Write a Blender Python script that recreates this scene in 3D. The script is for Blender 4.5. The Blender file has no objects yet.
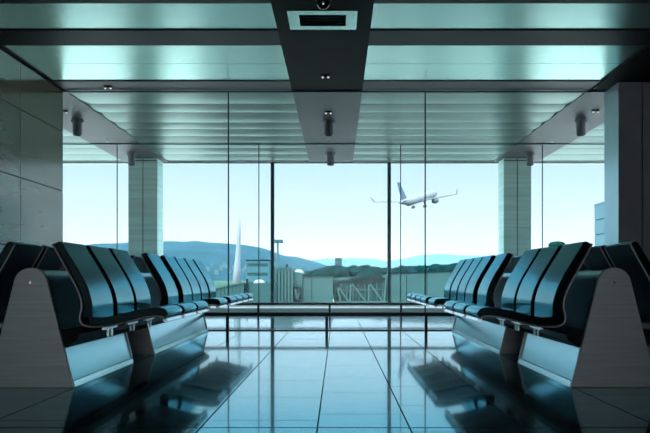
import bpy, bmesh, math, random
from mathutils import Vector, Matrix
random.seed(7)
sc = bpy.context.scene
COL = sc.collection
PI = math.pi
F, VX, VY, EYE = 815.0, 337.3, 278.5, 0.67       # focal length in px, vanishing point, eye height

# ------------------------------------------------------------------ helpers
def X(px, Y): return (px - VX) * Y / F
def Z(py, Y): return EYE + (VY - py) * Y / F

def link(o, parent=None):
    COL.objects.link(o)
    if parent is not None: o.parent = parent
    return o

def obj(name, bm, mats, parent=None, loc=(0, 0, 0), smooth=False, bevel=0, seg=2):
    bmesh.ops.recalc_face_normals(bm, faces=bm.faces)
    me = bpy.data.meshes.new(name)
    bm.to_mesh(me); bm.free()
    if not isinstance(mats, (list, tuple)): mats = [mats]
    for m in mats: me.materials.append(m)
    if smooth:
        for p in me.polygons: p.use_smooth = True
        if smooth != 'all':
            me.set_sharp_from_angle(angle=math.radians(40))
    o = bpy.data.objects.new(name, me)
    o.location = loc
    link(o, parent)
    if bevel:
        b = o.modifiers.new('bevel', 'BEVEL'); b.width = bevel; b.segments = seg
        b.limit_method = 'ANGLE'; b.angle_limit = math.radians(40)
        for p in me.polygons: p.use_smooth = True
        me.set_sharp_from_angle(angle=math.radians(75))
    return o

def tag(o, label=None, cat=None, group=None, kind=None):
    if label: o['label'] = label
    if cat: o['category'] = cat
    if group: o['group'] = group
    if kind: o['kind'] = kind
    return o

def empty(name, loc, label=None, cat=None, group=None, parent=None):
    o = bpy.data.objects.new(name, None)
    o.empty_display_size = .2
    o.location = loc
    link(o, parent)
    return tag(o, label, cat, group)

def copy_tree(o, parent=None):
    c = o.copy(); COL.objects.link(c)
    if parent is not None: c.parent = parent
    for ch in [q for q in o.children]:
        copy_tree(ch, c)
    return c

def NB(): return bmesh.new()

def box(bm, x0, x1, y0, y1, z0, z1, mi=0):
    vs = [bm.verts.new(p) for p in ((x0,y0,z0),(x1,y0,z0),(x1,y1,z0),(x0,y1,z0),(x0,y0,z1),(x1,y0,z1),(x1,y1,z1),(x0,y1,z1))]
    for f in ((0,3,2,1),(4,5,6,7),(0,1,5,4),(1,2,6,5),(2,3,7,6),(3,0,4,7)):
        bm.faces.new([vs[i] for i in f]).material_index = mi
    return vs

def bar(bm, a, b, w, mi=0, h=None):
    """square bar from a to b"""
    a = Vector(a); b = Vector(b); d = (b - a).normalized()
    up = Vector((0,0,1)) if abs(d.z) < .95 else Vector((0,1,0))
    s = d.cross(up).normalized(); u = s.cross(d)
    h = h or w
    vs = []
    for p in (a, b):
        for sx, sy in ((-1,-1),(1,-1),(1,1),(-1,1)):
            vs.append(bm.verts.new(p + s*sx*w/2 + u*sy*h/2))
    for f in ((3,2,1,0),(4,5,6,7),(0,1,5,4),(1,2,6,5),(2,3,7,6),(3,0,4,7)):
        bm.faces.new([vs[i] for i in f]).material_index = mi

def tube(bm, pts, radii, n=10, cap=True):
    pts = [Vector(p) for p in pts]
    if not isinstance(radii, (list, tuple)): radii = [radii]*len(pts)
    rings = []
    ref = None
    for i, p in enumerate(pts):
        d = (pts[min(i+1, len(pts)-1)] - pts[max(i-1, 0)]).normalized()
        if ref is None:
            ref = Vector((0,0,1)) if abs(d.z) < .9 else Vector((0,1,0))
        s = d.cross(ref).normalized(); u = s.cross(d).normalized(); ref = u
        rings.append([bm.verts.new(p + (s*math.cos(2*PI*k/n) + u*math.sin(2*PI*k/n))*radii[i]) for k in range(n)])
    for a, b in zip(rings, rings[1:]):
        for k in range(n):
            bm.faces.new((a[k], a[(k+1)%n], b[(k+1)%n], b[k]))
    if cap:
        bm.faces.new(rings[0][::-1]); bm.faces.new(rings[-1])

def prism(bm, poly, y0, y1, mi=0):
    """closed (x,z) polygon extruded along Y"""
    a = [bm.verts.new((x, y0, z)) for x, z in poly]
    b = [bm.verts.new((x, y1, z)) for x, z in poly]
    n = len(poly)
    bm.faces.new(a).material_index = mi; bm.faces.new(b[::-1]).material_index = mi
    for i in range(n):
        bm.faces.new((a[i], b[i], b[(i+1)%n], a[(i+1)%n])).material_index = mi

def cyl(bm, c, r, h, n=24, r2=None):
    tube(bm, [c, (c[0], c[1], c[2]+h)], [r, r if r2 is None else r2], n)

# ------------------------------------------------------------------ materials
def mat(name, base, rough=.5, metal=0, spec=.5, noise=None, bump=None, coat=0):
    m = bpy.data.materials.new(name); m.use_nodes = True
    nt = m.node_tree; b = nt.nodes['Principled BSDF']
    b.inputs['Base Color'].default_value = (*base, 1)
    b.inputs['Roughness'].default_value = rough
    b.inputs['Metallic'].default_value = metal
    b.inputs['Specular IOR Level'].default_value = spec
    b.inputs['Coat Weight'].default_value = coat
    if noise:                                    # (scale xyz, amount, detail)
        scl, amt, det = noise
        tc = nt.nodes.new('ShaderNodeTexCoord'); mp = nt.nodes.new('ShaderNodeMapping')
        mp.inputs['Scale'].default_value = scl
        nz = nt.nodes.new('ShaderNodeTexNoise'); nz.inputs['Scale'].default_value = 1; nz.inputs['Detail'].default_value = det
        rp = nt.nodes.new('ShaderNodeValToRGB')
        rp.color_ramp.elements[0].position = .3; rp.color_ramp.elements[1].position = .7
        rp.color_ramp.elements[0].color = (*[c*(1-amt) for c in base], 1)
        rp.color_ramp.elements[1].color = (*[min(1, c*(1+amt)) for c in base], 1)
        nt.links.new(tc.outputs['Object'], mp.inputs['Vector']); nt.links.new(mp.outputs['Vector'], nz.inputs['Vector'])
        nt.links.new(nz.outputs['Fac'], rp.inputs['Fac']); nt.links.new(rp.outputs['Color'], b.inputs['Base Color'])
        if bump:
            bp = nt.nodes.new('ShaderNodeBump'); bp.inputs['Strength'].default_value = bump; bp.inputs['Distance'].default_value = .01
            nt.links.new(nz.outputs['Fac'], bp.inputs['Height']); nt.links.new(bp.outputs['Normal'], b.inputs['Normal'])
    return m

def emis(name, col, strength):
    m = bpy.data.materials.new(name); m.use_nodes = True
    nt = m.node_tree; nt.nodes.clear()
    e = nt.nodes.new('ShaderNodeEmission'); o = nt.nodes.new('ShaderNodeOutputMaterial')
    e.inputs['Color'].default_value = (*col, 1); e.inputs['Strength'].default_value = strength
    nt.links.new(e.outputs[0], o.inputs['Surface'])
    return m

def glass_mat(name, tint, refl):
    m = bpy.data.materials.new(name); m.use_nodes = True
    nt = m.node_tree; nt.nodes.clear()
    o = nt.nodes.new('ShaderNodeOutputMaterial'); mx = nt.nodes.new('ShaderNodeMixShader')
    t = nt.nodes.new('ShaderNodeBsdfTransparent'); g = nt.nodes.new('ShaderNodeBsdfGlossy')
    fr = nt.nodes.new('ShaderNodeFresnel'); fr.inputs['IOR'].default_value = 1.45
    mu = nt.nodes.new('ShaderNodeMath'); mu.operation = 'MULTIPLY'; mu.inputs[1].default_value = refl
    t.inputs['Color'].default_value = (*tint, 1)
    g.inputs['Color'].default_value = (.9, 1, 1, 1); g.inputs['Roughness'].default_value = 0
    nt.links.new(fr.outputs[0], mu.inputs[0]); nt.links.new(mu.outputs[0], mx.inputs['Fac'])
    nt.links.new(t.outputs[0], mx.inputs[1]); nt.links.new(g.outputs[0], mx.inputs[2]); nt.links.new(mx.outputs[0], o.inputs['Surface'])
    return m

def gloss_mat(name, base, gcol, rough, f0, fpow=1.0, noise=None, soft=None, graze=None):
    """diffuse body under a tinted polish: facing reflectance f0, rising to 1 at grazing"""
    m = bpy.data.materials.new(name); m.use_nodes = True
    nt = m.node_tree; nt.nodes.clear()
    o = nt.nodes.new('ShaderNodeOutputMaterial'); mx = nt.nodes.new('ShaderNodeMixShader')
    d = nt.nodes.new('ShaderNodeBsdfDiffuse'); g = nt.nodes.new('ShaderNodeBsdfGlossy')
    d.inputs['Color'].default_value = (*base, 1)
    g.inputs['Color'].default_value = (*gcol, 1); g.inputs['Roughness'].default_value = rough
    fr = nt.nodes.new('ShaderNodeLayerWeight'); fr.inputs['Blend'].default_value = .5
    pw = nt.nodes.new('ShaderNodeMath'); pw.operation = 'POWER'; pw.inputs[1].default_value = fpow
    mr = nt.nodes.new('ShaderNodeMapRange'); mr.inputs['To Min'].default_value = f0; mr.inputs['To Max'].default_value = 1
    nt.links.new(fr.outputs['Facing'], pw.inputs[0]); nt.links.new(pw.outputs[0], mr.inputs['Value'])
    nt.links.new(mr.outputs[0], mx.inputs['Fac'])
    gl = g
    if graze:                                    # tinted when seen from above, neutral at grazing angles
        ra = nt.nodes.new('ShaderNodeValToRGB')
        ra.color_ramp.elements[0].position = graze[0]; ra.color_ramp.elements[0].color = (*gcol, 1)
        ra.color_ramp.elements[1].position = graze[1]; ra.color_ramp.elements[1].color = (.86, .97, 1, 1)
        nt.links.new(fr.outputs['Facing'], ra.inputs['Fac']); nt.links.new(ra.outputs[0], g.inputs['Color'])
    if soft:                                     # a second, softer lobe: fine wear in the polish
        g2 = nt.nodes.new('ShaderNodeBsdfGlossy'); g2.inputs['Color'].default_value = (*gcol, 1); g2.inputs['Roughness'].default_value = soft[0]
        gl = nt.nodes.new('ShaderNodeMixShader'); gl.inputs['Fac'].default_value = soft[1]
        nt.links.new(g.outputs[0], gl.inputs[1]); nt.links.new(g2.outputs[0], gl.inputs[2])
    nt.links.new(d.outputs[0], mx.inputs[1]); nt.links.new(gl.outputs[0], mx.inputs[2]); nt.links.new(mx.outputs[0], o.inputs['Surface'])
    if noise:
        scl, amt = noise
        tc = nt.nodes.new('ShaderNodeTexCoord'); mp = nt.nodes.new('ShaderNodeMapping'); mp.inputs['Scale'].default_value = scl
        nz = nt.nodes.new('ShaderNodeTexNoise'); nz.inputs['Scale'].default_value = 1; nz.inputs['Detail'].default_value = 4
        rp = nt.nodes.new('ShaderNodeValToRGB')
        rp.color_ramp.elements[0].position = .3; rp.color_ramp.elements[1].position = .7
        rp.color_ramp.elements[0].color = (*[c*(1-amt) for c in base], 1); rp.color_ramp.elements[1].color = (*[c*(1+amt) for c in base], 1)
        nt.links.new(tc.outputs['Object'], mp.inputs['Vector']); nt.links.new(mp.outputs[0], nz.inputs['Vector'])
        nt.links.new(nz.outputs['Fac'], rp.inputs['Fac']); nt.links.new(rp.outputs[0], d.inputs['Color'])
    return m

M = {}
M['floor']    = gloss_mat('polished_tile', (.020,.021,.023), (.56,.77,.80), .045, .07, 2.0, ((1.5,1.5,1.5), .25), soft=(.13,.36), graze=(.83,.965))
M['joint']    = mat('tile_joint', (.006,.007,.009), .6, spec=.2)
M['panel']    = gloss_mat('ceiling_gloss_panel', (.04,.04,.04), (.66,.90,.82), .27, .30, 1.2)
M['slat']     = gloss_mat('ceiling_satin_slat', (.16,.17,.17), (.45,.56,.52), .28, .03, 3.0)
M['strip']    = mat('dark_ceiling_strip', (.010,.007,.008), .7, spec=.15, noise=((2,2,2), .15, 3))
M['strip2']   = mat('grey_ceiling_strip', (.06,.062,.07), .5, noise=((2,2,2), .1, 3))
M['beam']     = mat('dark_ceiling_beam', (.018,.016,.020), .55, spec=.3)
M['beam2']    = mat('grey_ceiling_beam', (.085,.085,.095), .5)
M['wallpanel']= gloss_mat('brown_wall_panel', (.15,.085,.052), (.50,.53,.48), .15, .04, 2.2, ((1.2,1.2,14), .3))
M['wallseam'] = mat('wall_seam', (.01,.01,.011), .6)
M['wall']     = mat('grey_wall', (.10,.10,.11), .55, noise=((3,3,3), .12, 3))
M['pier']     = gloss_mat('pier_cladding', (.55,.53,.56), (.55,.86,.92), .28, .05, 1.8, ((3,3,3), .08))
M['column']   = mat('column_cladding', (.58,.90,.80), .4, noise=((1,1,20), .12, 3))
M['seam']     = mat('column_seam', (.03,.06,.06), .6)
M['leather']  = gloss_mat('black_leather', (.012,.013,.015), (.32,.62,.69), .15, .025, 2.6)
M['shell']    = mat('black_seat_shell', (.008,.008,.009), .4)
M['chrome']   = mat('polished_aluminium', (.75,.78,.80), .22, metal=1)
M['edge']     = mat('aluminium_edge', (.55,.52,.52), .35, metal=1)
M['alu']      = mat('brushed_aluminium_panel', (.60,.60,.59), .45, metal=.6, noise=((2,2,60), .10, 3))
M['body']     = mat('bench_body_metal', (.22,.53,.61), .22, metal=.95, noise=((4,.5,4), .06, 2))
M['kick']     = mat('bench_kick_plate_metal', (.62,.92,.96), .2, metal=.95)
M['rail']     = mat('dark_rail', (.02,.05,.055), .5)
M['black']    = mat('black_steel', (.006,.006,.007), .55, spec=.25)
M['frame']    = mat('dark_window_frame', (.015,.085,.09), .45)
M['sill']     = mat('pale_sill', (.74,.80,.78), .4)
M['glass']    = glass_mat('clear_glass', (.995,.998,.998), .09)
M['wglass']   = glass_mat('window_glass', (.985,.995,.995), .06)
M['lamp']     = mat('grey_lamp_body', (.22,.23,.25), .45)
M['lampdark'] = mat('lamp_recess', (.006,.006,.006), .9, spec=.05)
M['led']      = emis('small_white_light', (1,.97,.93), 1.2)
M['redled']   = emis('red_beacon', (1,.12,.1), .16)
M['white']    = mat('white_fitting', (.26,.30,.30), .5)
M['domeblk']  = mat('black_dome', (.004,.004,.005), .08, spec=.6)
M['plane']    = mat('aircraft_white', (.24,.255,.28), .45, spec=.2)
M['winglet']  = mat('winglet_white', (.22,.27,.29), .5, spec=.2)
M['planeblue']= mat('aircraft_fin_blue', (.075,.125,.19), .5, spec=.2)
M['planegrey']= mat('aircraft_grey', (.11,.125,.145), .5, spec=.2)
M['enginedk'] = mat('engine_dark', (.08,.10,.12), .4)
M['bridge']   = mat('bridge_cladding', (.032,.085,.084), .5, spec=.15, noise=((.6,.6,.6), .12, 3))
M['bridge2']  = mat('bridge_ribs', (.022,.070,.071), .5, spec=.15)
M['bridgedk'] = mat('bridge_dark_trim', (.004,.016,.018), .6, spec=.1)
M['truss']    = mat('bridge_truss', (.038,.090,.088), .5, spec=.15)
M['tglass']   = mat('bridge_tinted_glass', (.008,.040,.043), .4, spec=.2)
M['apron']    = mat('apron_concrete', (.62,.64,.62), .7, spec=.15, noise=((.08,.08,.08), .1, 4))
M['field']    = mat('field_grass', (.05,.11,.075), .9, spec=0, noise=((.01,.01,.01), .35, 5))
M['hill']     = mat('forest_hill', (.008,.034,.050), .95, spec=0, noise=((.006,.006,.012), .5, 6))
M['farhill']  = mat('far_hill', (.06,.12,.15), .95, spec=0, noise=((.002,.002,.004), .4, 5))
M['tree']     = mat('tree_leaves', (.004,.026,.026), .9, spec=0, noise=((.35,.35,.35), .6, 4))
M['trunk']    = mat('tree_trunk', (.08,.06,.05), .9)
M['house']    = mat('pale_house_wall', (.06,.10,.11), .8, spec=.1)
M['roof']     = mat('house_roof', (.07,.09,.09), .8)
M['bldg']     = mat('grey_block', (.035,.10,.12), .7, spec=.15)
M['term']     = mat('terminal_cladding', (.08,.16,.19), .5, spec=.15)
M['mast']     = mat('mast_steel', (.04,.09,.10), .5, spec=.15)

# ------------------------------------------------------------------ depths
Y0 = 5.0              # bench near end
YP1, YP2, YW = 10.48, 14.55, 16.95     # two glass partitions and the window
CEIL = 3.10
AX = -0.135           # axis of the hall
WL = -3.52            # left wall
STRIPS = ((-4.40, -3.50), (-.58, .32), (3.23, 4.13))

# ------------------------------------------------------------------ floor
bm = NB()
box(bm, -9, 9, -12.3, 17.3, -.30, 0, 0)
seams_x = [-8.4,-7.75,-7.1,-6.6,-6.0,-5.35,-4.8,-4.15,-3.6,-3.05,-2.45,-1.61,-1.19,-.614,-.089,.325,.83,1.45,2.0,2.6,3.1,3.7,4.3,4.9,5.5,6.1,6.7,7.3,7.9,8.5]
jw, jz = .0035, .0006
for x in seams_x:
    vs = [bm.verts.new(p) for p in ((x-jw,-12,jz),(x+jw,-12,jz),(x+jw,16.8,jz),(x-jw,16.8,jz))]
    bm.faces.new(vs).material_index = 1
known = {-.614: 3.1, -.089: 4.03, .325: 4.31}
for i in range(len(seams_x)-1):
    a, b = seams_x[i], seams_x[i+1]
    off = known.get(a, random.uniform(3, 4))
    y = off - .75*19
    while y < 16.7:
        if y > -11.8 and abs(y-3.66) > .1:
            vs = [bm.verts.new(p) for p in ((a,y-.002,jz),(b,y-.002,jz),(b,y+.002,jz),(a,y+.002,jz))]
            bm.faces.new(vs).material_index = 1
        y += .75
for y in (3.66, -2.3, 9.0):
    vs = [bm.verts.new(p) for p in ((-8.9,y-.005,jz*1.3),(8.9,y-.005,jz*1.3),(8.9,y+.005,jz*1.3),(-8.9,y+.005,jz*1.3))]
    bm.faces.new(vs).material_index = 1
tag(obj('floor', bm, [M['floor'], M['joint']]), kind='structure')

# ------------------------------------------------------------------ ceiling
GROUPS = []           # (y0, y1, type)  panels and beams across the hall
bm = NB()
box(bm, -9.2, 9.2, -12.5, 17.5, 3.30, 3.60, 0)                 # slab that keeps the sun out
bays = [(-8.8, STRIPS[0][0]), (STRIPS[0][1], STRIPS[1][0]), (STRIPS[1][1], STRIPS[2][0]), (STRIPS[2][1], 8.8)]
mids = bays[1:3]
# glossy panels before the first glass, each a shallow tray with a thin joint between
gl = [(-6.2,-5.43),(-5.42,-4.65),(-4.15,-3.38),(-3.37,-2.6),(-2.1,-1.33),(-1.32,-.55),(0,.77),(.78,1.55),(2.05,2.82),(2.83,3.6),(4.1,4.87),(4.88,5.75),(5.76,6.64),(7.17,7.95),(8.46,9.21),(9.22,10.0)]
for (a, b) in gl:
    for (x0, x1) in mids:
        box(bm, x0, x1, a, b, CEIL, CEIL+.03, 1)
# satin louvres behind the glass: each leans a little so that its far edge hangs lower
lv = [10.50, 11.405, 12.0, 12.775, 13.34, 14.015, 14.61, 15.23, 16.02, 16.93]
for k, (a, b) in enumerate(zip(lv, lv[1:])):
    for (x0, x1) in bays:
        ns = 8
        low = [(a+.012+(b-a-.020)*q/ns, CEIL+.018-.026*math.sin(PI*(.08+.84*q/ns))) for q in range(ns+1)]
        prof = low + [(b-.008, CEIL+.075), (a+.012, CEIL+.075)]
        va = [bm.verts.new((x0, y, z)) for y, z in prof]; vb = [bm.verts.new((x1, y, z)) for y, z in prof]
        m_ = len(prof)
        bm.faces.new(va).material_index = 2; bm.faces.new(vb[::-1]).material_index = 2
        for i in range(m_):
            bm.faces.new((va[i], vb[i], vb[(i+1)%m_], va[(i+1)%m_])).material_index = 2
for (x0, x1) in STRIPS:
    for x in (x0-.004, x1+.0005): box(bm, x, x+.0035, YP1+.01, YW-.06, CEIL-.02, CEIL+.06, 2)
tag(obj('ceiling', bm, [M['beam'], M['panel'], M['slat']], smooth=True), kind='structure')
# cross beams
n = 0
for (a, b, mk) in ((6.65,7.165,"beam"),(7.95,8.46,'beam'),(10.0,10.475,'beam2'),(3.6,4.1,'beam'),(1.55,2.05,'beam')):
    n += 1
    bm = NB()
    for (x0, x1) in mids: box(bm, x0-.0, x1, a, b, CEIL-.012, CEIL+.2)
    tag(obj('trim_%d' % n, bm, M[mk]), kind='structure')
# long strips
for (x0, x1) in STRIPS:
    n += 1
    bm = NB(); box(bm, x0, x1, -12, YP1-.002, CEIL-.02, CEIL+.2, 0); box(bm, x0, x1, YP1+.002, YW-.05, CEIL-.02, CEIL+.2, 1)
    tag(obj('trim_%d' % n, bm, [M['strip'], M['strip2']]), kind='structure')
n += 1
bm = NB(); box(bm, 4.13, 8.9, -12, 10.0, CEIL, CEIL+.2)
tag(obj('trim_%d' % n, bm, M['strip']), kind='structure')
n += 1
bm = NB(); box(bm, -8.9, 8.9, YW-.02, YW+.28, 3.088, 3.32)
tag(obj('trim_%d' % n, bm, M['sill']), kind='structure')       # lintel over the windows

# ------------------------------------------------------------------ walls
def panel_wall(name, x, y0, y1, thick, ys, zs):
    bm = NB()
    yy = [y0] + ys + [y1]; zz = [0] + zs + [3.28]
    box(bm, x-thick, x-.012, y0+.01, y1-.004, 0, 3.28, 1)
    g = .006
    for a, b in zip(yy, yy[1:]):
        for c, d in zip(zz, zz[1:]):
            box(bm, x-.012, x, a+g, b-g, c+g, d-g, 0)
    return tag(obj(name, bm, [M['wallpanel'], M['wallseam']]), kind='structure')
panel_wall('wall_left', WL, -12, 10.46, .28, [-10.7,-9.3,-7.9,-6.5,-5.1,-3.7,-2.3,-.9,.5,1.9,3.3,4.7,6.2,7.62,9.05], [.27,1.03,1.79,2.55])
bm = NB(); box(bm, -9, WL-.28, 10.26, 10.46, 0, 3.28); tag(obj('wall_left_return', bm, M['wall']), kind='structure')
for nm, x0, x1 in (('left', -9.2, -9.0), ('right', 9.0, 9.2)):
    bm = NB(); box(bm, x0, x1, -12.3, 10.7, -.3, 3.3); box(bm, x0, x1, 10.7, 17.2, -.3, .12); box(bm, x0, x1, 10.7, 17.2, 3.05, 3.3)
    tag(obj('wall_far_' + nm, bm, M['wall']), kind='structure')
    bm = NB()
    ys = [10.7, 12.3, 13.9, 15.5, 17.2]
    for y in ys: box(bm, x0+.05, x1-.05, max(10.7, y-.035), min(17.2, y+.035), .12, 3.05)
    w_ = tag(obj('window_added_side_' + nm, bm, M['frame']), kind='structure')  # unseen side glazing, added to bring sky light onto columns and slats
    for a, b in zip(ys, ys[1:]):
        bm = NB(); box(bm, x0+.09, x0+.105, a+.035, b-.035, .12, 3.05); obj('pane', bm, M['wglass'], w_)
bm = NB()
box(bm, 3.45, 3.735, 10.0, 10.53, 0, 3.28, 0); box(bm, 3.75, 9, 10.0, 10.53, 0, 3.28, 0); box(bm, 3.735, 3.75, 10.02, 10.5, 0, 3.28, 1)
tag(obj('wall_right', bm, [M['pier'], M['wallseam']]), kind='structure')
bm = NB()
box(bm, -9, -2.6, -12.3, -12, 0, 3.28); box(bm, 3.4, 9, -12.3, -12, 0, 3.28); box(bm, -2.6, 3.4, -12.3, -12, 2.7, 3.28)
tag(obj('wall_back', bm, M['wall']), kind='structure')
bm = NB(); box(bm, -2.6, 3.4, -12.2, -12.18, 0, 2.7); tag(obj('window_added_back', bm, M['wglass']), kind='structure')  # unseen rear glazing, added so daylight reaches the bench end panels

# ------------------------------------------------------------------ columns by the window
for (x0, x1, nm) in ((-4.19, -3.61, 'column_left'), (3.34, 3.89, 'column_right')):
    bm = NB(); xm = (x0+x1)/2
    box(bm, x0, xm-.008, 16.35, 16.9, 0, CEIL-.002, 0); box(bm, xm+.008, x1, 16.35, 16.9, 0, CEIL-.002, 0)
    box(bm, xm-.008, xm+.008, 16.37, 16.88, 0, CEIL-.002, 1)
    box(bm, x0+.01, x1-.01, 16.34, 16.35, CEIL-.07, CEIL-.055, 1)
    tag(obj(nm, bm, [M['column'], M['seam']]), kind='structure')

# ------------------------------------------------------------------ windows
mul = [-8.64, -6.21, -3.78, -1.35, 1.08, 3.51, 5.94, 8.37]
for i, (a, b) in enumerate(zip(mul, mul[1:])):
    bm = NB(); h = .035
    box(bm, a-(h if i == 0 else 0), a+h, YW-.02, YW+.10, .12, 3.088); box(bm, b-h, b+(h if i == len(mul)-2 else 0), YW-.02, YW+.10, .12, 3.088)
    box(bm, a+h, b-h, YW, YW+.08, .12, .17); box(bm, a+h, b-h, YW+.02, YW+.06, 3.07, 3.088)
    w = obj('window_%d' % (i+1), bm, M['frame']); tag(w, kind='structure')
    bm = NB(); box(bm, a+h, b-h, YW+.03, YW+.045, .17, 3.03)
    obj('pane', bm, M['wglass'], w)
bm = NB()
box(bm, -9, 9, 16.93, YW+.22, 0, .119)
lx = [-8.99, -4.2, -3.6, 3.33, 3.9, 8.99]
for a, b in ((lx[0], lx[1]), (lx[2], lx[3]), (lx[4], lx[5])): box(bm, a, b, 15.92, 16.929, 0, .09)
for a, b in ((lx[1], lx[2]), (lx[3], lx[4])): box(bm, a, b, 15.92, 16.33, 0, .09)
tag(obj('trim_sill', bm, M['sill'], bevel=.004), kind='structure')

# ------------------------------------------------------------------ glass partitions
def partition(Y, label, x_lo, x_hi, seams):
    root = empty('glass_partition', (0, Y, 0), label, 'glass wall')
    edges = [x_lo] + [s for s in seams if x_lo < s < x_hi] + [x_hi]
    for a, b in zip(edges, edges[1:]):
        bm = NB(); box(bm, a+.006, b-.006, -.006, .006, .012, 3.06)
        obj('glass_pane', bm, M['glass'], root)
    for s in edges[1:-1]:
        bm = NB(); box(bm, s-.008, s+.008, -.008, .008, .012, 3.06)
        obj('pane_joint', bm, M['frame'], root)
    bm = NB(); box(bm, x_lo, x_hi, -.02, .02, 3.06, 3.078); obj('head_channel', bm, M['frame'], root)
    bm = NB(); box(bm, x_lo, x_hi, -.015, .015, .0, .012); obj('floor_channel', bm, M['frame'], root)
    # low bumper rail on posts in front of the glass
    bm = NB(); box(bm, x_lo, x_hi, -.13, -.07, .20, .238)
    r = obj('bumper_rail', bm, M['rail'], root, bevel=.006)
    x = seams[0]
    posts = []
    while x < x_hi - .05:
        if x > x_lo + .05: posts.append(x)
        x += 1.265
    for x in posts:
        bm = NB(); box(bm, x-.018, x+.018, -.115, -.085, .0, .20)
        obj('rail_post', bm, M['rail'], root)
    return root
sx = [-6.46, -3.93, -1.40, 1.13, 3.66, 6.19]
partition(YP1, 'frameless glass wall nearer the camera, behind the black benches', WL+.005, 3.44, sx)
partition(YP2, 'frameless glass wall closer to the windows, behind the first glass wall', -8.9, 8.9, sx)

# ------------------------------------------------------------------ benches
def tri_profile(inset=0.0, nz=12):
    """rounded triangular section: half width .264 at the floor, rounded top at .737"""
    r = .105 - inset; cz = .737 - .105; hw = .264 - inset
    # tangent from (hw,0) to circle centre (0,cz)
    d = math.hypot(hw, cz); a = math.atan2(-cz, hw); t = math.acos(r/d)
    ang = a + t                     # angle of tangent point
    pts = [(hw, 0)]
    for k in range(nz+1):
        q = ang + (PI - 2*ang)*k/nz
        pts.append((r*math.cos(q), cz + r*math.sin(q)))
    pts.append((-hw, 0))
    return pts

def half_at(z, inset=0.0):
    p = tri_profile(inset)
    (x0, z0), (x1, z1) = p[0], p[1]
    return x0 + (x1-x0)*(z-z0)/(z1-z0)

BACK = [(.117,.885),(.150,.820),(.194,.742),(.238,.664),(.270,.600),(.290,.545),(.296,.500),(.290,.462),(.284,.430),(.288,.402),(.307,.381),(.350,.370)]
PAN  = [(.350,.370),(.400,.3695),(.454,.372),(.530,.388),(.613,.410),(.690,.428),(.755,.436),(.795,.432),(.816,.418)]
RAIL = BACK + PAN[1:]
def smooth_line(pts, sub=3):
    out = []
    n = len(pts)
    for i in range(n-1):
        p0, p1, p2, p3 = pts[max(i-1,0)], pts[i], pts[i+1], pts[min(i+2,n-1)]
        for k in range(sub):
            t = k/sub
            out.append(tuple(.5*((2*p1[j]) + (-p0[j]+p2[j])*t + (2*p0[j]-5*p1[j]+4*p2[j]-p3[j])*t*t + (-p0[j]+3*p1[j]-3*p2[j]+p3[j])*t**3) for j in (0,1)))
    out.append(pts[-1]); return out
def offset(pts, d):
    """shift towards the sitter's side (left normal of the line from the back's top to the pan's front)"""
    res = []
    ds = d if isinstance(d, list) else [d]*len(pts)
    for i, p in enumerate(pts):
        a = Vector(pts[max(i-1,0)]); b = Vector(pts[min(i+1,len(pts)-1)])
        t = (b-a).normalized(); nrm = Vector((-t.y, t.x))
        res.append((p[0]+nrm.x*ds[i], p[1]+nrm.y*ds[i]))
    return res
SW = .485             # seat width
def make_seat(parent):
    seat_line = smooth_line(RAIL, 2)
    bm = NB()
    prism(bm, seat_line + offset(seat_line, .010)[::-1], -SW/2, SW/2)
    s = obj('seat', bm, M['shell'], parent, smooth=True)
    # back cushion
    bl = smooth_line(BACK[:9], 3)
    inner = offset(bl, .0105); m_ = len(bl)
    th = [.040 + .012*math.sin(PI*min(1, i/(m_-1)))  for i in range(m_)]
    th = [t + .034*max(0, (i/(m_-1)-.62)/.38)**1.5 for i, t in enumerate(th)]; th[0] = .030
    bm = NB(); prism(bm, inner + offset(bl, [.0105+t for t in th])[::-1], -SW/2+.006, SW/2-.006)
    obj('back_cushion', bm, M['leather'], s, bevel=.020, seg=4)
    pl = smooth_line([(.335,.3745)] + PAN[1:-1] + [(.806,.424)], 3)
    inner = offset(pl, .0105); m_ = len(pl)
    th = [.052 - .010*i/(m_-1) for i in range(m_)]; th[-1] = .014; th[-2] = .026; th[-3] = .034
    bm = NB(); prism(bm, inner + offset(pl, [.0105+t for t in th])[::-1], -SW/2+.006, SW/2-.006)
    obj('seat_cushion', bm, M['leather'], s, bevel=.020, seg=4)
    el = smooth_line(RAIL, 2)
    for y in (-SW/2, SW/2):
        bm = NB(); tube(bm, [(x, y, z) for x, z in el], .0055, 6)
        obj('edge_trim', bm, M['edge'], s, smooth='all')
    bm = NB(); prism(bm, [(.800,.400),(.828,.400),(.830,.405),(.821,.421),(.808,.424),(.800,.424)], -SW/2+.01, SW/2-.01)
    obj('front_trim', bm, M['chrome'], s)
    bm = NB()
    bar(bm, (.405, -.15, .353), (.405, .15, .353), .016)
    for y in (-.045, .045): bar(bm, (.405, y, .350), (.405, y, .296), .011)
    obj('mounting_bracket', bm, M['chrome'], s)
    return s

UNITS = ((0.0, 1.50), (2.215, 5.25))                 # the two bases, from the bench's near end
SEATS = (0.03, .60, 1.145, 2.30, 3.03, 3.57, 4.13, 4.72)

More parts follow.
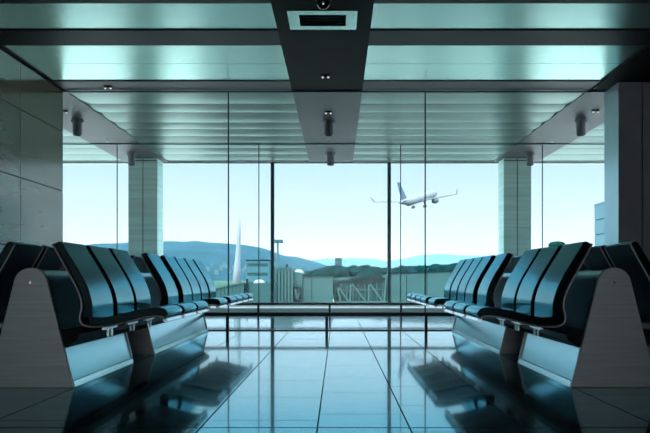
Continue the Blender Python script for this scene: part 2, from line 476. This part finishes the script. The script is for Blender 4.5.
seat_proto = None
def make_bench(ax, label, flip):
    global seat_proto
    root = empty('airport_bench', (ax, Y0, 0), label, 'bench')
    for (a, b) in UNITS:
        bm = NB(); prism(bm, tri_profile(.010), a+.031, b-.031)
        base = obj('base', bm, M['body'], root, smooth=True)
        for (c, d) in ((a, a+.03), (b-.03, b)):
            bm = NB(); prism(bm, tri_profile(0), c, d)
            e = obj('end_panel', bm, M['alu'], base, bevel=.003)
        yy = a
        bm = NB(); tube(bm, [(0, a+.002, .645), (0, a-.003, .645)], [.010, .008], 12)
        obj('screw', bm, M['chrome'], base, smooth=True)
        for s in (-1, 1):
            bm = NB(); h0, h1 = half_at(0, .01), half_at(.035, .01)
            prism(bm, [(s*(h0-.01), 0), (s*(h0+.012), 0), (s*(h1+.011), .036), (s*(h1-.01), .039)], a+.031, b-.031)
            obj('kick_plate', bm, M['kick'], base)
    for s in (-1, 1):
        bm = NB()
        p = [(.150,.352),(.255,.352),(.285,.325),(.275,.290),(.185,.232)]
        prism(bm, [(s*x, z) for x, z in p], .035, 5.22)
        obj('support_beam', bm, M['black'], root)
        for k, y in enumerate(SEATS):
            if seat_proto is None:
                seat_proto = make_seat(root); st = seat_proto
            else:
                st = copy_tree(seat_proto, root)
            st.location = (0, y+.27, 0)
            st.rotation_euler = (0, 0, 0 if s == 1 else PI)
    return root
make_bench(-1.883, 'left-hand row of black airport seats back to back on grey metal bases', 0)
make_bench(1.700, 'right-hand row of black airport seats back to back on grey metal bases', 1)

# ------------------------------------------------------------------ ceiling fittings
def downlight(x, y, label):
    r = empty('cylinder_downlight', (x, y, CEIL-.02), label, 'ceiling light', 'cylinder downlights on the ceiling strips')
    bm = NB(); cyl(bm, (0,0,-.235), .068, .225, 28); obj('lamp_body', bm, M['lamp'], r, smooth=True)
    bm = NB(); cyl(bm, (0,0,-.010), .085, .010, 28); obj('mounting_plate', bm, M['lamp'], r, smooth=True)
    bm = NB(); cyl(bm, (0,0,-.238), .055, .004, 28); obj('lens', bm, M['lampdark'], r, smooth=True)
    for s in (-1, 1):
        bm = NB(); cyl(bm, (s*.082,0,-.040), .011, .030, 12); obj('side_clip', bm, M['white'], r, smooth=True)
    return r
for (x, w) in ((-3.95,'left'), (-.13,'centre'), (3.70,'right')):
    downlight(x, 12.38, 'dark cylinder downlight on the %s ceiling strip, nearer of two in that row' % w)
    downlight(x, 15.65, 'dark cylinder downlight on the %s ceiling strip, farther one close to the window' % w)

def twin_spot(x, y, zc, label):
    r = empty('twin_spotlight', (x, y, zc), label, 'spotlight', 'tiny twin spotlights on the ceiling')
    bm = NB(); box(bm, -.05, .05, -.02, .02, -.012, 0); obj('base_plate', bm, M['lampdark'], r)
    for s in (-1, 1):
        bm = NB(); tube(bm, [(s*.032, 0, -.012), (s*.034, -.008, -.032)], [.016, .018], 14); h = obj('spot_head', bm, M['white'], r, smooth=True)
        bm = NB(); tube(bm, [(s*.034, -.0082, -.0322), (s*.0342, -.0088, -.0335)], [.013, .013], 14); obj('bulb', bm, M['led'], h)
for (x, y, zc, l) in ((-2.88, 10.24, CEIL-.012, 'tiny twin spotlight on the grey beam at left above the glass wall'),
                  (-.14, 9.65, CEIL-.02, 'tiny twin spotlight on the dark centre strip before the glass wall'),
                  (-3.92, 11.7, CEIL-.02, 'tiny twin spotlight on the left strip, in front of the dark cylinder light'),
                  (-.13, 11.75, CEIL-.02, 'tiny twin spotlight on the centre strip, in front of the dark cylinder light'),
                  (3.69, 11.65, CEIL-.02, 'tiny twin spotlight on the right strip, in front of the dark cylinder light')):
    twin_spot(x, y, zc, l)
def sprinkler(x, y, label):
    r = empty('ceiling_sprinkler', (x, y, CEIL-.02), label, 'sprinkler', 'sprinklers on the ceiling strips'); r.location.z += .004
    bm = NB(); cyl(bm, (0,0,-.008), .035, .008, 16); obj('rose', bm, M['white'], r, smooth=True)
    bm = NB(); cyl(bm, (0,0,-.055), .010, .047, 10); obj('stem', bm, M['chrome'], r, smooth=True)
    bm = NB(); cyl(bm, (0,0,-.060), .022, .005, 16); obj('deflector', bm, M['chrome'], r, smooth=True)
for (x, w) in ((-3.96,'left'), (-.15,'centre'), (3.70,'right')):
    sprinkler(x, 14.05, 'small metal sprinkler head on the %s ceiling strip between two downlights' % w)

# recessed fixture and dome camera on the centre strip
r = empty('recessed_ceiling_fixture', (-.135, 7.58, CEIL-.02), 'pale framed rectangular fixture with a dark opening, in the dark centre strip', 'ceiling fixture')
bm = NB()
ox, oy, ix, iy = .318, .275, .215, .165
for (a, b, c, d) in ((-ox, ox, -oy, -iy), (-ox, ox, iy, oy), (-ox, -ix, -iy, iy), (ix, ox, -iy, iy)):
    box(bm, a, b, c, d, -.012, 0)
obj('frame', bm, M['panel'], r, bevel=.002)
bm = NB(); box(bm, -ix, ix, -iy, iy, -.004, 0); op = obj('opening', bm, M['lampdark'], r)
bm = NB()
for k in range(3):
    box(bm, -ix, ix, -iy+.075+k*.08, -iy+.085+k*.08, -.009, -.0045)
obj('louvre', bm, M['strip'], r)
r = empty('dome_camera', (-.12, 7.02, CEIL-.02), 'black glossy dome camera in front of the rectangular ceiling fixture', 'camera')
bm = NB(); cyl(bm, (0,0,-.03), .066, .03, 28); obj('mount', bm, M['beam'], r, smooth=True)
bm = NB()
tube(bm, [(0,0,-.03 - .062*math.sin(q*PI/2/8)) for q in range(8)] + [(0,0,-.0919)], [.062*math.cos(q*PI/2/8) for q in range(8)] + [.004], 28)
obj('dome', bm, M['domeblk'], r, smooth='all')
bm = NB(); bmesh.ops.create_uvsphere(bm, u_segments=10, v_segments=6, radius=.006, matrix=Matrix.Translation((0,-.054,-.062))); obj('dome_glint', bm, M['led'], r)  # glowing bead stands in for the white highlight on the dome

# ------------------------------------------------------------------ outside: ground, hills
GZ = -5.0
bm = NB()
box(bm, -400, 400, 17.3, 220, GZ-.5, GZ, 0)
tag(obj('apron_ground', bm, M['apron']), kind='structure')
bm = NB()
box(bm, -9000, 9000, 220, 2600, GZ-.7, GZ-.05, 0)
tag(obj('field_ground', bm, M['field']), kind='structure')

def interp(pts, x):
    if x <= pts[0][0]: return pts[0][1]
    for (a, b), (c, d) in zip(pts, pts[1:]):
        if x <= c: return b + (d-b)*(x-a)/(c-a)
    return pts[-1][1]
def ridge(name, m, Yr, sil, depth, px0, px1, foot, rough, steps=160, rows=14):
    """a hill range: silhouette given by the ridge line, falling towards us and away"""
    bm = NB(); grid = []
    rnd = random.Random(len(name))
    ph = [rnd.uniform(0, 6) for _ in range(6)]
    for i in range(steps+1):
        px = px0 + (px1-px0)*i/steps
        xr = X(px, Yr); zr = Z(interp(sil, px), Yr)
        col_ = []
        for j in range(rows+1):
            t = j/rows
            if t <= .7:
                q = t/.7; y = Yr - depth*(1-q); z = foot + (zr-foot)*(q**.8)
            else:
                q = (t-.7)/.3; y = Yr + depth*.5*q; z = zr + (foot-zr)*q*.8
            w = math.sin(xr*.011+ph[0]+j*.7) + .6*math.sin(xr*.027+ph[1]-j*1.1) + .4*math.sin(xr*.06+ph[2]+j)
            amp = rough if j else 0
            z += w*amp*(.15 if abs(t-.7) < .04 else 1)*min(1, abs(zr-foot)/60)
            col_.append(bm.verts.new((xr*(1 if t <= .7 else 1), y, z)))
        grid.append(col_)
    for a, b in zip(grid, grid[1:]):
        for j in range(rows):
            bm.faces.new((a[j], b[j], b[j+1], a[j+1]))
    o = obj(name, bm, m, smooth='all')
    return tag(o, kind='structure')
sil_near = [(-400,262),(-150,256),(0,252),(70,245),(85,243.5),(110,241.5),(165,240.5),(215,240.8),(240,242.5),(262,246.5),(285,255),(305,259.5),(330,266),(360,274),(420,279),(800,281)]
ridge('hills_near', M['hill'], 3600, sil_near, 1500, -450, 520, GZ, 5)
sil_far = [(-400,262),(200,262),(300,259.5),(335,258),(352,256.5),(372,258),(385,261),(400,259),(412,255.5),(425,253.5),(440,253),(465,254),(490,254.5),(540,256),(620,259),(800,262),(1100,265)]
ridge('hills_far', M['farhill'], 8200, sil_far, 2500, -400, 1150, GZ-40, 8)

# haze over the land outside
hz = bpy.data.materials.new('outdoor_haze'); hz.use_nodes = True
nt = hz.node_tree; nt.nodes.clear()
o_ = nt.nodes.new('ShaderNodeOutputMaterial'); v_ = nt.nodes.new('ShaderNodeVolumeScatter')
v_.inputs['Color'].default_value = (.34, .76, 1, 1); v_.inputs['Density'].default_value = .00008; v_.inputs['Anisotropy'].default_value = .1
nt.links.new(v_.outputs[0], o_.inputs['Volume'])
bm = NB(); box(bm, -8000, 8000, 240, 9500, GZ-30, 300)
tag(obj('haze', bm, hz), 'thin bluish haze over the fields and hills beyond the apron', 'haze', kind='stuff')

# trees beyond the apron: a continuous wood
bm = NB()
rnd = random.Random(3)
tops = [(200,279),(262,277),(300,272),(310,269.5),(322,266.5),(333,264),(350,264),(365,264.5),(378,265),(392,266.5),(405,265),(418,263.5),(432,263.5),(448,262),(465,262),(485,261.5),(530,262),(650,263)]
for k in range(420):
    px = rnd.uniform(270, 640); Yt = rnd.uniform(290, 430)
    top = Z(interp(tops, px) + rnd.uniform(0, 3.5) + (430-Yt)*.012, Yt)
    rr = rnd.uniform(2.2, 4.2)
    if top < GZ+5: continue
    mtx = Matrix.Translation((X(px, Yt), Yt, top-rr)) @ Matrix.Diagonal((rnd.uniform(.9,1.5), 1, rnd.uniform(.8,1.1), 1))
    ret = bmesh.ops.create_icosphere(bm, subdivisions=2, radius=rr, matrix=mtx)
    for v in ret['verts']: v.co += Vector((rnd.uniform(-1,1), rnd.uniform(-1,1), rnd.uniform(-1,1)))*rr*.10
    if top-rr > GZ: tube(bm, [(X(px,Yt),Yt,GZ), (X(px,Yt),Yt,top-rr)], [rr*.55, rr*.8], 7)
tag(obj('woodland', bm, M['tree'], smooth='all'), 'dark green wood along the horizon behind the boarding bridges', 'trees', kind='stuff')

# umbrella pine seen over the right-hand seats
Yt = 95
r = empty('umbrella_pine', (X(557,Yt), Yt, GZ), 'flat-topped pine tree rising above the right-hand seats', 'tree')
bm = NB(); tube(bm, [(0,0,0),(.1,0,4),(0,0,8.3)], [.25,.2,.15], 8); obj('trunk', bm, M['trunk'], r, smooth=True)
bm = NB(); zt = Z(242.5, Yt)-GZ
for k in range(26):
    a = rnd.uniform(0, 2*PI); q = math.sqrt(rnd.random())*.75
    ret = bmesh.ops.create_icosphere(bm, subdivisions=2, radius=rnd.uniform(.25,.36), matrix=Matrix.Translation((q*math.cos(a), q*math.sin(a), zt-.18-.25*q*q)))
    for v in ret['verts']: v.co += Vector((rnd.uniform(-1,1), rnd.uniform(-1,1), rnd.uniform(-1,1)))*.05
obj('crown', bm, M['tree'], r, smooth='all')

# town on the slope under the left hill
def house(px, py, Yh, w, h, d, label, roof=True):
    r = empty('house', (X(px,Yh), Yh, Z(py,Yh)), label, 'house', 'town houses under the left hill')
    bm = NB(); box(bm, -w/2, w/2, 0, d, -9, h); obj('wall', bm, M['house'], r)
    bm = NB(); prism(bm, [(-w/2-.5,h),(w/2+.5,h),(0,h+w*.2)], -.5, d+.5); obj('roof', bm, M['roof'], r)
for k in range(14):
    px = 203 + k*4.4 + rnd.uniform(-.4,.4); q = .06 + .16*((k*5) % 14)/14
    zr = Z(interp(sil_near, px), 3600); Yh = 2100 + 1500*q; zh = GZ + (zr-GZ)*q**.8 + 2
    house(px, VY - (zh-EYE)*F/Yh, Yh, rnd.uniform(8,15), rnd.uniform(4,6), 12, 'tiny pale house in the town at the foot of the left hill')
Yb = 260
def block(px0, px1, py, Yb, m, label, cap):
    w = X(px1,Yb)-X(px0,Yb)
    r = empty('office_block', (X((px0+px1)/2,Yb), Yb, GZ), label, 'building')
    h = Z(py,Yb)-GZ
    bm = NB(); box(bm, -w/2, w/2, 0, w*.8, 0, h); obj('wall', bm, m, r)
    bm = NB(); box(bm, -w/2-.1, w/2+.1, -.1, w*.8+.1, h, h+.35); obj('parapet', bm, cap, r)
    nb = 4
    for k in range(nb):
        bm = NB(); box(bm, -w/2+.3, w/2-.3, -.06, 0, h-1.4-k*2.4, h-.6-k*2.4); obj('window_band', bm, M['tglass'], r)
block(246, 269, 261, 210, M['bldg'], 'dark teal flat-roofed block left of the lamp mast', M['bridgedk'])
block(335, 342, 258.5, 480, M['house'], 'small pale building standing above the wood on the horizon', M['house'])

# terminal building at the right: its long side runs away from us
Yt = 95
tx = X(594.5, Yt)
r = empty('terminal_building', (tx, Yt, GZ), 'grey-blue banded building seen through the window beside the right pier', 'building')
zs = [GZ, Z(262,Yt), Z(248.5,Yt), Z(235,Yt), Z(220.5,Yt), Z(205.5,Yt)]
bm = NB()
for a, b in zip(zs, zs[1:]): box(bm, 0, 24, -35, 0, a-GZ+.05, b-GZ-.05)
obj('facade_panel', bm, M['term'], r)
bm = NB(); box(bm, .06, 23.9, -34.9, -.06, 0, zs[-1]-GZ-.08); obj('shadow_joint', bm, M['bridgedk'], r)
bm = NB(); box(bm, -.06, 24.06, -35.06, .06, zs[-1]-GZ-.04, zs[-1]-GZ+.12); obj('parapet', bm, M['term'], r)

# floodlight mast
Ym = 120
r = empty('floodlight_mast', (X(277.8,Ym), Ym, GZ), 'tall apron floodlight mast beside the left window mullion', 'lamp post')
zt = Z(240.5,Ym)-GZ
bm = NB(); tube(bm, [(0,0,0),(0,0,zt)], [.24,.14], 10); obj('pole', bm, M['mast'], r, smooth=True)
bm = NB(); cyl(bm, (0,0,zt-.05), .72, .16, 16); obj('head_ring', bm, M['mast'], r, smooth=True)
for k in range(6):
    a = 2*PI*k/6; bm = NB(); box(bm, .62*math.cos(a)-.16, .62*math.cos(a)+.16, .62*math.sin(a)-.16, .62*math.sin(a)+.16, zt-.38, zt-.05)
    obj('floodlight', bm, M['mast'], r)

# white winglet of a parked aircraft
Yw = 31
r = empty('parked_aircraft_wing', (X(236,Yw), Yw, Z(283,Yw)), 'tall slender white winglet of a parked aircraft rising behind the left boarding bridge', 'aircraft wing')
bm = NB()
def wl(px, py, y=0): return (X(px,Yw)-X(236,Yw), y, Z(py,Yw)-Z(283,Yw))
secs = [((232.2,284),(240.6,284),.10,.0),((234.0,268),(240.8,268),.07,-.05),((236.0,250),(241.0,250),.05,-.1),((238.0,232),(241.2,232),.04,-.15),((239.2,218),(241.0,218),.02,-.2)]
rings = []
for (a, b, t, yb) in secs:
    p, q = wl(*a), wl(*b); xm = (p[0]+q[0])/2
    rings.append([bm.verts.new(v) for v in ((p[0],yb,p[2]),(xm,yb-t,p[2]),(q[0],yb,p[2]),(xm,yb+t,p[2]))])
for a, b in zip(rings, rings[1:]):
    for k in range(4): bm.faces.new((a[k],a[(k+1)%4],b[(k+1)%4],b[k]))
bm.faces.new(rings[0][::-1]); bm.faces.new(rings[-1])
obj('winglet', bm, M['winglet'], r, smooth='all')
bm = NB()
rings = []
for (x, y, z, c, t) in ((0,.05,.02,.16,.05),(0,.35,-.22,.22,.08),(-.15,1.4,-.45,.5,.12),(-.5,4,-.7,.9,.2),(-1.2,9,-1.0,1.6,.3)):
    rings.append([bm.verts.new(v) for v in ((x-c,y,z),(x,y,z+t),(x+c,y,z),(x,y,z-t))])
for a, b in zip(rings, rings[1:]):
    for k in range(4): bm.faces.new((a[k],a[(k+1)%4],b[(k+1)%4],b[k]))
bm.faces.new(rings[0][::-1]); bm.faces.new(rings[-1])
obj('wing', bm, M['planegrey'], r, smooth='all')

# ------------------------------------------------------------------ boarding bridges
YB = 29.0
def bx_(px): return X(px, YB)
def bz_(py): return Z(py, YB)
def quad_prism(bm, a, b, y0, y1, zb):
    """box whose top slopes from pixel a to pixel b"""
    prism(bm, [(bx_(a[0]), zb), (bx_(b[0]), zb), (bx_(b[0]), bz_(b[1])), (bx_(a[0]), bz_(a[1]))], y0, y1)
r = empty('boarding_bridge', (0, 0, 0), 'grey-green boarding bridge with ribbed canopy and truss tunnel in the middle window', 'boarding bridge')
ZB = -2.2
# ribbed canopy with a scalloped top
bm = NB()
xs = [274 + k*19/6 for k in range(7)]
for a, b in zip(xs, xs[1:]):
    n_ = 6
    top = [(a + (b-a)*k/n_, 269.2 - 1.6*math.sin(PI*k/n_)) for k in range(n_+1)]
    poly = [(bx_(a), ZB)] + [(bx_(b), ZB)] + [(bx_(px), bz_(py)) for px, py in reversed(top)]
    prism(bm, poly, YB-.6, YB+1.5)
obj('canopy', bm, M['bridge2'], r)
bm = NB()
for a in xs: box(bm, bx_(a)-.03, bx_(a)+.03, YB-.66, YB-.6, ZB, bz_(270.2))
obj('canopy_rib', bm, M['truss'], r)
bm = NB(); quad_prism(bm, (293,271.5), (303,273), YB-.4, YB+1.5, ZB); cab = obj('cab', bm, M['bridge'], r)
bm = NB()
wx0, wx1, wz0, wz1 = bx_(292.6), bx_(302), bz_(301.5), bz_(287)
for (a,b,c,d) in ((wx0,wx1,wz1-.06,wz1),(wx0,wx1,wz0,wz0+.06),(wx0,wx0+.06,wz0+.06,wz1-.06),(wx1-.06,wx1,wz0+.06,wz1-.06)):
    box(bm, a, b, YB-.47, YB-.4, c, d)
wf = obj('window_frame', bm, M['bridgedk'], cab)
bm = NB(); box(bm, wx0+.06, wx1-.06, YB-.42, YB-.401, wz0+.06, wz1-.06); obj('pane', bm, M['tglass'], wf)
bm = NB(); bar(bm, (bx_(297.5), YB-.5, bz_(300)), (bx_(296), YB-.5, bz_(288.5)), .05); bar(bm, (bx_(297.5), YB-.5, bz_(300)), (bx_(300), YB-.5, bz_(293)), .05); obj('wiper_arm', bm, M['house'], wf)
bm = NB()
c = (bx_(298.5), YB+.3, bz_(272.5))
tube(bm, [(c[0],c[1],c[2]-.1), (c[0],c[1],c[2]-.02), (c[0],c[1],c[2]+.05), (c[0],c[1],c[2]+.10), (c[0],c[1],c[2]+.12)], [.17,.19,.16,.09,.02], 14)
obj('roof_dome', bm, M['white'], cab, smooth='all')
for (px, py) in ((286.8, 265.2), (290.5, 268.2)):
    bm = NB(); tube(bm, [(bx_(px), YB, bz_(269.5)), (bx_(px), YB, bz_(py+1.0))], .025, 8); bc = obj('beacon_stem', bm, M['bridgedk'], r)
    bm = NB(); cyl(bm, (bx_(px), YB, bz_(py+1.0)), .035, .07, 10); obj('beacon_lamp', bm, M['redled'], bc, smooth=True)
bm = NB(); quad_prism(bm, (303.3,275.8), (311.7,275.3), YB-.3, YB+1.5, ZB); quad_prism(bm, (312.3,275.8), (333,275.8), YB-.3, YB+1.5, ZB); hs = obj('housing', bm, M['bridge'], r)
bm = NB(); quad_prism(bm, (303,274.6), (333.6,274.8), YB-.38, YB+1.55, bz_(275.8)); obj('roof_edge', bm, M['bridgedk'], hs)
bm = NB(); box(bm, bx_(311.7), bx_(312.3), YB-.27, YB+1.4, ZB, bz_(275.9)); obj('panel_joint', bm, M['bridgedk'], hs)
# truss tunnel
bm = NB(); quad_prism(bm, (333.7,280), (389,276.5), YB+.1, YB+1.8, ZB); tn = obj('tunnel', bm, M['tglass'], r)
def P(px, py, y=YB): return (bx_(px), y, bz_(py))
bm = NB(); bar(bm, P(333.5,279.5), P(389,276), .10); bar(bm, P(333.5,302.5), P(389,302), .09); obj('truss_rail', bm, M['truss'], tn)
for (a, b) in (((333.7,281),(350,303)),((350,281),(367,303)),((350,303),(351,279)),((367,280),(384,303)),((368.5,303),(369,278)),((341,303),(336,281)),((384,303),(386,277))):
    bm = NB(); bar(bm, P(*a), P(*b), .065); obj('truss_brace', bm, M['truss'], tn)
for k in range(9):
    a = 335 + 6*k
    bm = NB(); bar(bm, P(a,302,YB+.06), P(a,281.5-.06*(a-334),YB+.06), .035); obj('truss_post', bm, M['truss'], tn)
bm = NB(); bar(bm, P(334,291,YB+.06), P(389,289,YB+.06), .04); obj('handrail', bm, M['truss'], tn)
bm = NB(); bar(bm, P(350,279.6,YB-.1), P(382,275.5,YB-.1), .10); obj('roof_edge', bm, M['bridgedk'], tn)
bm = NB()
for (a, b, ta, tb) in ((389.6,406.6,274,273.4),(407.2,427,273.4,272.6),(427.6,450.6,272.6,271.6),(451.2,500,271.6,270)):
    quad_prism(bm, (a,ta), (b,tb), YB+.1, YB+2, ZB)
tp = obj('tunnel_panel', bm, M['bridge'], r)
bm = NB(); bar(bm, P(389.5,273.4,YB+.1), P(500,269.2,YB+.1), .07, h=.05); obj('roof_edge', bm, M['bridgedk'], tp)
bm = NB(); box(bm, bx_(390), bx_(499), YB+.3, YB+1.8, ZB, bz_(276)); obj('panel_joint', bm, M['bridgedk'], tp)
for px in (283, 330, 440):
    bm = NB(); box(bm, bx_(px)-.25, bx_(px)+.25, YB+.5, YB+1.0, GZ, ZB); obj('support_leg', bm, M['bridge2'], r)

r = empty('boarding_bridge', (0, 0, 0), 'grey-green boarding bridge with sloping corrugated roof, left of the left window mullion', 'boarding bridge')
YB = 25.5
bm = NB(); quad_prism(bm, (196,293.5), (209,291), YB, YB+1.8, ZB)
n_ = 9
for k in range(n_):
    a = 209 + 35*k/n_; b = 209 + 35*(k+1)/n_
    f = lambda p: 290.5 - 7.8*((p-209)/35)**.75
    quad_prism(bm, (a+.12, f(a)), (b-.12, f(b)), YB, YB+1.8, ZB)
cw = obj('corrugated_wall', bm, M['bridge2'], r)
bm = NB()
for k in range(n_):
    a = 209 + 35*k/n_; b = 209 + 35*(k+1)/n_
    bar(bm, (bx_(a), YB-.03, bz_(f(a))), (bx_(b), YB-.03, bz_(f(b))), .05)
obj('roof_edge', bm, M['truss'], cw)
bm = NB(); quad_prism(bm, (244.5,284), (272,283), YB+.2, YB+2, ZB); cb = obj('cab', bm, M['bridge2'], r)
bm = NB(); c = (bx_(257.5), YB+.6, bz_(283.3))
tube(bm, [(c[0],c[1],c[2]-.02), (c[0],c[1],c[2]+.05), (c[0],c[1],c[2]+.10), (c[0],c[1],c[2]+.12)], [.20,.18,.11,.02], 14); obj('roof_dome', bm, M['white'], cb, smooth='all')
bm = NB(); box(bm, bx_(246), bx_(247.2), YB+.1, YB+.2, ZB, bz_(281)); obj('side_post', bm, M['bridgedk'], cb)
bm = NB(); cyl(bm, (bx_(246.5), YB+.15, bz_(281)), .035, .06, 10); obj('beacon_lamp', bm, M['redled'], cb)
for px in (215, 262):
    bm = NB(); box(bm, bx_(px)-.25, bx_(px)+.25, YB+.6, YB+1.1, GZ, ZB); obj('support_leg', bm, M['bridge2'], r)

# ------------------------------------------------------------------ airliner taking off
D = 370.0
root = empty('airliner', (X(418.8, D), D, Z(198.4, D)), 'white airliner with blue tail fin climbing away in the sky', 'aeroplane')
root.rotation_mode = 'QUATERNION'
root.rotation_quaternion = (Matrix.Rotation(math.radians(-24.6), 3, 'Z') @ Matrix.Rotation(math.radians(11), 3, 'X') @ Matrix.Rotation(math.radians(-3.0), 3, 'Y')).to_quaternion()
bm = NB()
st = [(-26.5,.25,1.0),(-24,.7,.85),(-19.5,1.25,.5),(-13,1.75,.15),(-8,1.9,0),(0,1.9,0),(12,1.9,0),(20.5,1.8,-.05),(23.5,1.4,-.2),(25.3,.8,-.4),(26,.25,-.5)]
tube(bm, [(0,y,z) for y, r_, z in st], [r_ for y, r_, z in st], 20)
obj('fuselage', bm, M['plane'], root, smooth='all')
def surf(bm, secs):
    """lofted aerofoil: sections (le point, te point, thickness, normal)"""
    rings = []
    for le, te, t, nrm in secs:
        le = Vector(le); te = Vector(te); nv = Vector(nrm).normalized(); m1 = le.lerp(te, .3); m2 = le.lerp(te, .7)
        rings.append([bm.verts.new(v) for v in (le, m1+nv*t*.5, m2+nv*t*.35, te, m2-nv*t*.35, m1-nv*t*.5)])
    for a, b in zip(rings, rings[1:]):
        for k in range(6): bm.faces.new((a[k],a[(k+1)%6],b[(k+1)%6],b[k]))
    bm.faces.new(rings[0][::-1]); bm.faces.new(rings[-1])
for s in (-1, 1):
    bm = NB()
    surf(bm, [((0,5.5,-1.2),(0,-3.5,-1.2),1.1,(0,0,1)),((s*6.5,2.3,-.7),(s*6.5,-3.2,-.7),.75,(0,0,1)),((s*19,-4.2,.55),(s*19,-6.3,.55),.3,(0,0,1))])
    w = obj('wing', bm, M['planegrey'], root, smooth=True)
    bm = NB(); surf(bm, [((s*19,-4.2,.55),(s*19,-6.3,.55),.3,(0,0,1)),((s*19.7,-4.9,.95),(s*19.7,-6.6,.95),.22,(-s,0,1)),((s*20.3,-6.6,3.0),(s*20.3,-7.5,3.0),.1,(-s,0,0))])
    obj('winglet', bm, M['planeblue'] if s == -1 else M['enginedk'], w, smooth=True)
    bm = NB(); c = s*6.3
    tube(bm, [(c,6.0,-2.1),(c,5.6,-2.1),(c,3.5,-2.1),(c,1.5,-2.05),(c,.4,-2.0)], [1.05,1.2,1.25,1.0,.55], 16); e = obj('engine', bm, M['enginedk'], w, smooth=True)
    bm = NB(); box(bm, c-.15, c+.15, 0, 4, -1.5, -.8); obj('pylon', bm, M['planegrey'], e)
    bm = NB(); surf(bm, [((0,-19,1.1),(0,-23,1.1),.4,(0,0,1)),((s*7.2,-22.6,1.7),(s*7.2,-24.3,1.7),.15,(0,0,1))]); obj('tailplane', bm, M['plane'], root, smooth=True)
    bm = NB(); bar(bm, (s*2.6,-1,-1.3), (s*2.8,-1,-3.6), .3); g = obj('landing_gear', bm, M['enginedk'], root)
    for yy in (-1.8,-.2):
        bm = NB(); tube(bm, [(s*2.8-.45,yy,-3.7),(s*2.8+.45,yy,-3.7)], .55, 14); obj('wheel', bm, M['enginedk'], g, smooth=True)
bm = NB(); surf(bm, [((0,-15.5,1.6),(0,-23,1.4),.5,(1,0,0)),((0,-22.4,9.3),(0,-25.6,9.3),.25,(1,0,0))]); obj('tail_fin', bm, M['planeblue'], root, smooth=True)

# ------------------------------------------------------------------ sky, sun, camera
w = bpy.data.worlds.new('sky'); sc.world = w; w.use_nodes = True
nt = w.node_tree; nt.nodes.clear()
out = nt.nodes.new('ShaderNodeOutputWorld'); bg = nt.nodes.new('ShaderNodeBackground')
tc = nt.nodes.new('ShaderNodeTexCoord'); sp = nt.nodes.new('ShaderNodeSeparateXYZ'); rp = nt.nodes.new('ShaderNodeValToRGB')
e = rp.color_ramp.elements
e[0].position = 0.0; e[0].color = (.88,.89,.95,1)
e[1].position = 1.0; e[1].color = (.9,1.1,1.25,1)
for p, c in ((.06,(.78,.845,.94)),(.14,(.55,.755,.91)),(.185,(.23,.65,.91)),(.26,(.26,.62,.88)),(.36,(.95,1.32,1.5)),(.45,(1.35,1.7,1.85))):  # highest bands raised above the window view, added light for the hall
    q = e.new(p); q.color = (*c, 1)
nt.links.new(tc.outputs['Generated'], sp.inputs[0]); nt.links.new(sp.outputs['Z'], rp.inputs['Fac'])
mr = nt.nodes.new('ShaderNodeMapRange'); mr.interpolation_type = 'SMOOTHSTEP'     # sky boosted to the sides and behind, added to light the hall
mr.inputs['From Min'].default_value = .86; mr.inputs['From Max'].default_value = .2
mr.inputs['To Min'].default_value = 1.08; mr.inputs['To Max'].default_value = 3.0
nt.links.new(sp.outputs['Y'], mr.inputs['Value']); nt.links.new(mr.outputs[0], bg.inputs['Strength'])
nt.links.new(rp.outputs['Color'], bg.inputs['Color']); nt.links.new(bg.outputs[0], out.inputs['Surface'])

sl = bpy.data.lights.new('sun', 'SUN'); sl.energy = 3.4; sl.angle = .02; sl.color = (1, .98, .93)
so = bpy.data.objects.new('sun', sl); link(so)
sd = Vector((-.35, -.72, .62)).normalized()       # towards the sun: high behind the hall, a little left
so.rotation_euler = sd.to_track_quat('Z', 'Y').to_euler()

cd = bpy.data.cameras.new('camera'); cam = bpy.data.objects.new('camera', cd); link(cam)
cam.location = (0, 0, EYE); cam.rotation_euler = (PI/2, 0, 0)
cd.sensor_fit = 'HORIZONTAL'; cd.sensor_width = 36; cd.lens = 36*F/650
cd.shift_x = -(VX-325)/650; cd.shift_y = (VY-216.5)/650
cd.clip_start = .05; cd.clip_end = 20000
sc.camera = cam

vs_ = sc.view_settings
sc.display_settings.display_device = 'sRGB'
vs_.view_transform = 'Standard'; vs_.look = 'None'; vs_.gamma = 1; vs_.exposure = 0; vs_.use_curve_mapping = False
cy = sc.cycles
cy.max_bounces = 10; cy.diffuse_bounces = 5; cy.glossy_bounces = 6; cy.transparent_max_bounces = 24; cy.volume_bounces = 1
cy.use_denoising = True; cy.caustics_reflective = True; cy.sample_clamp_indirect = 6
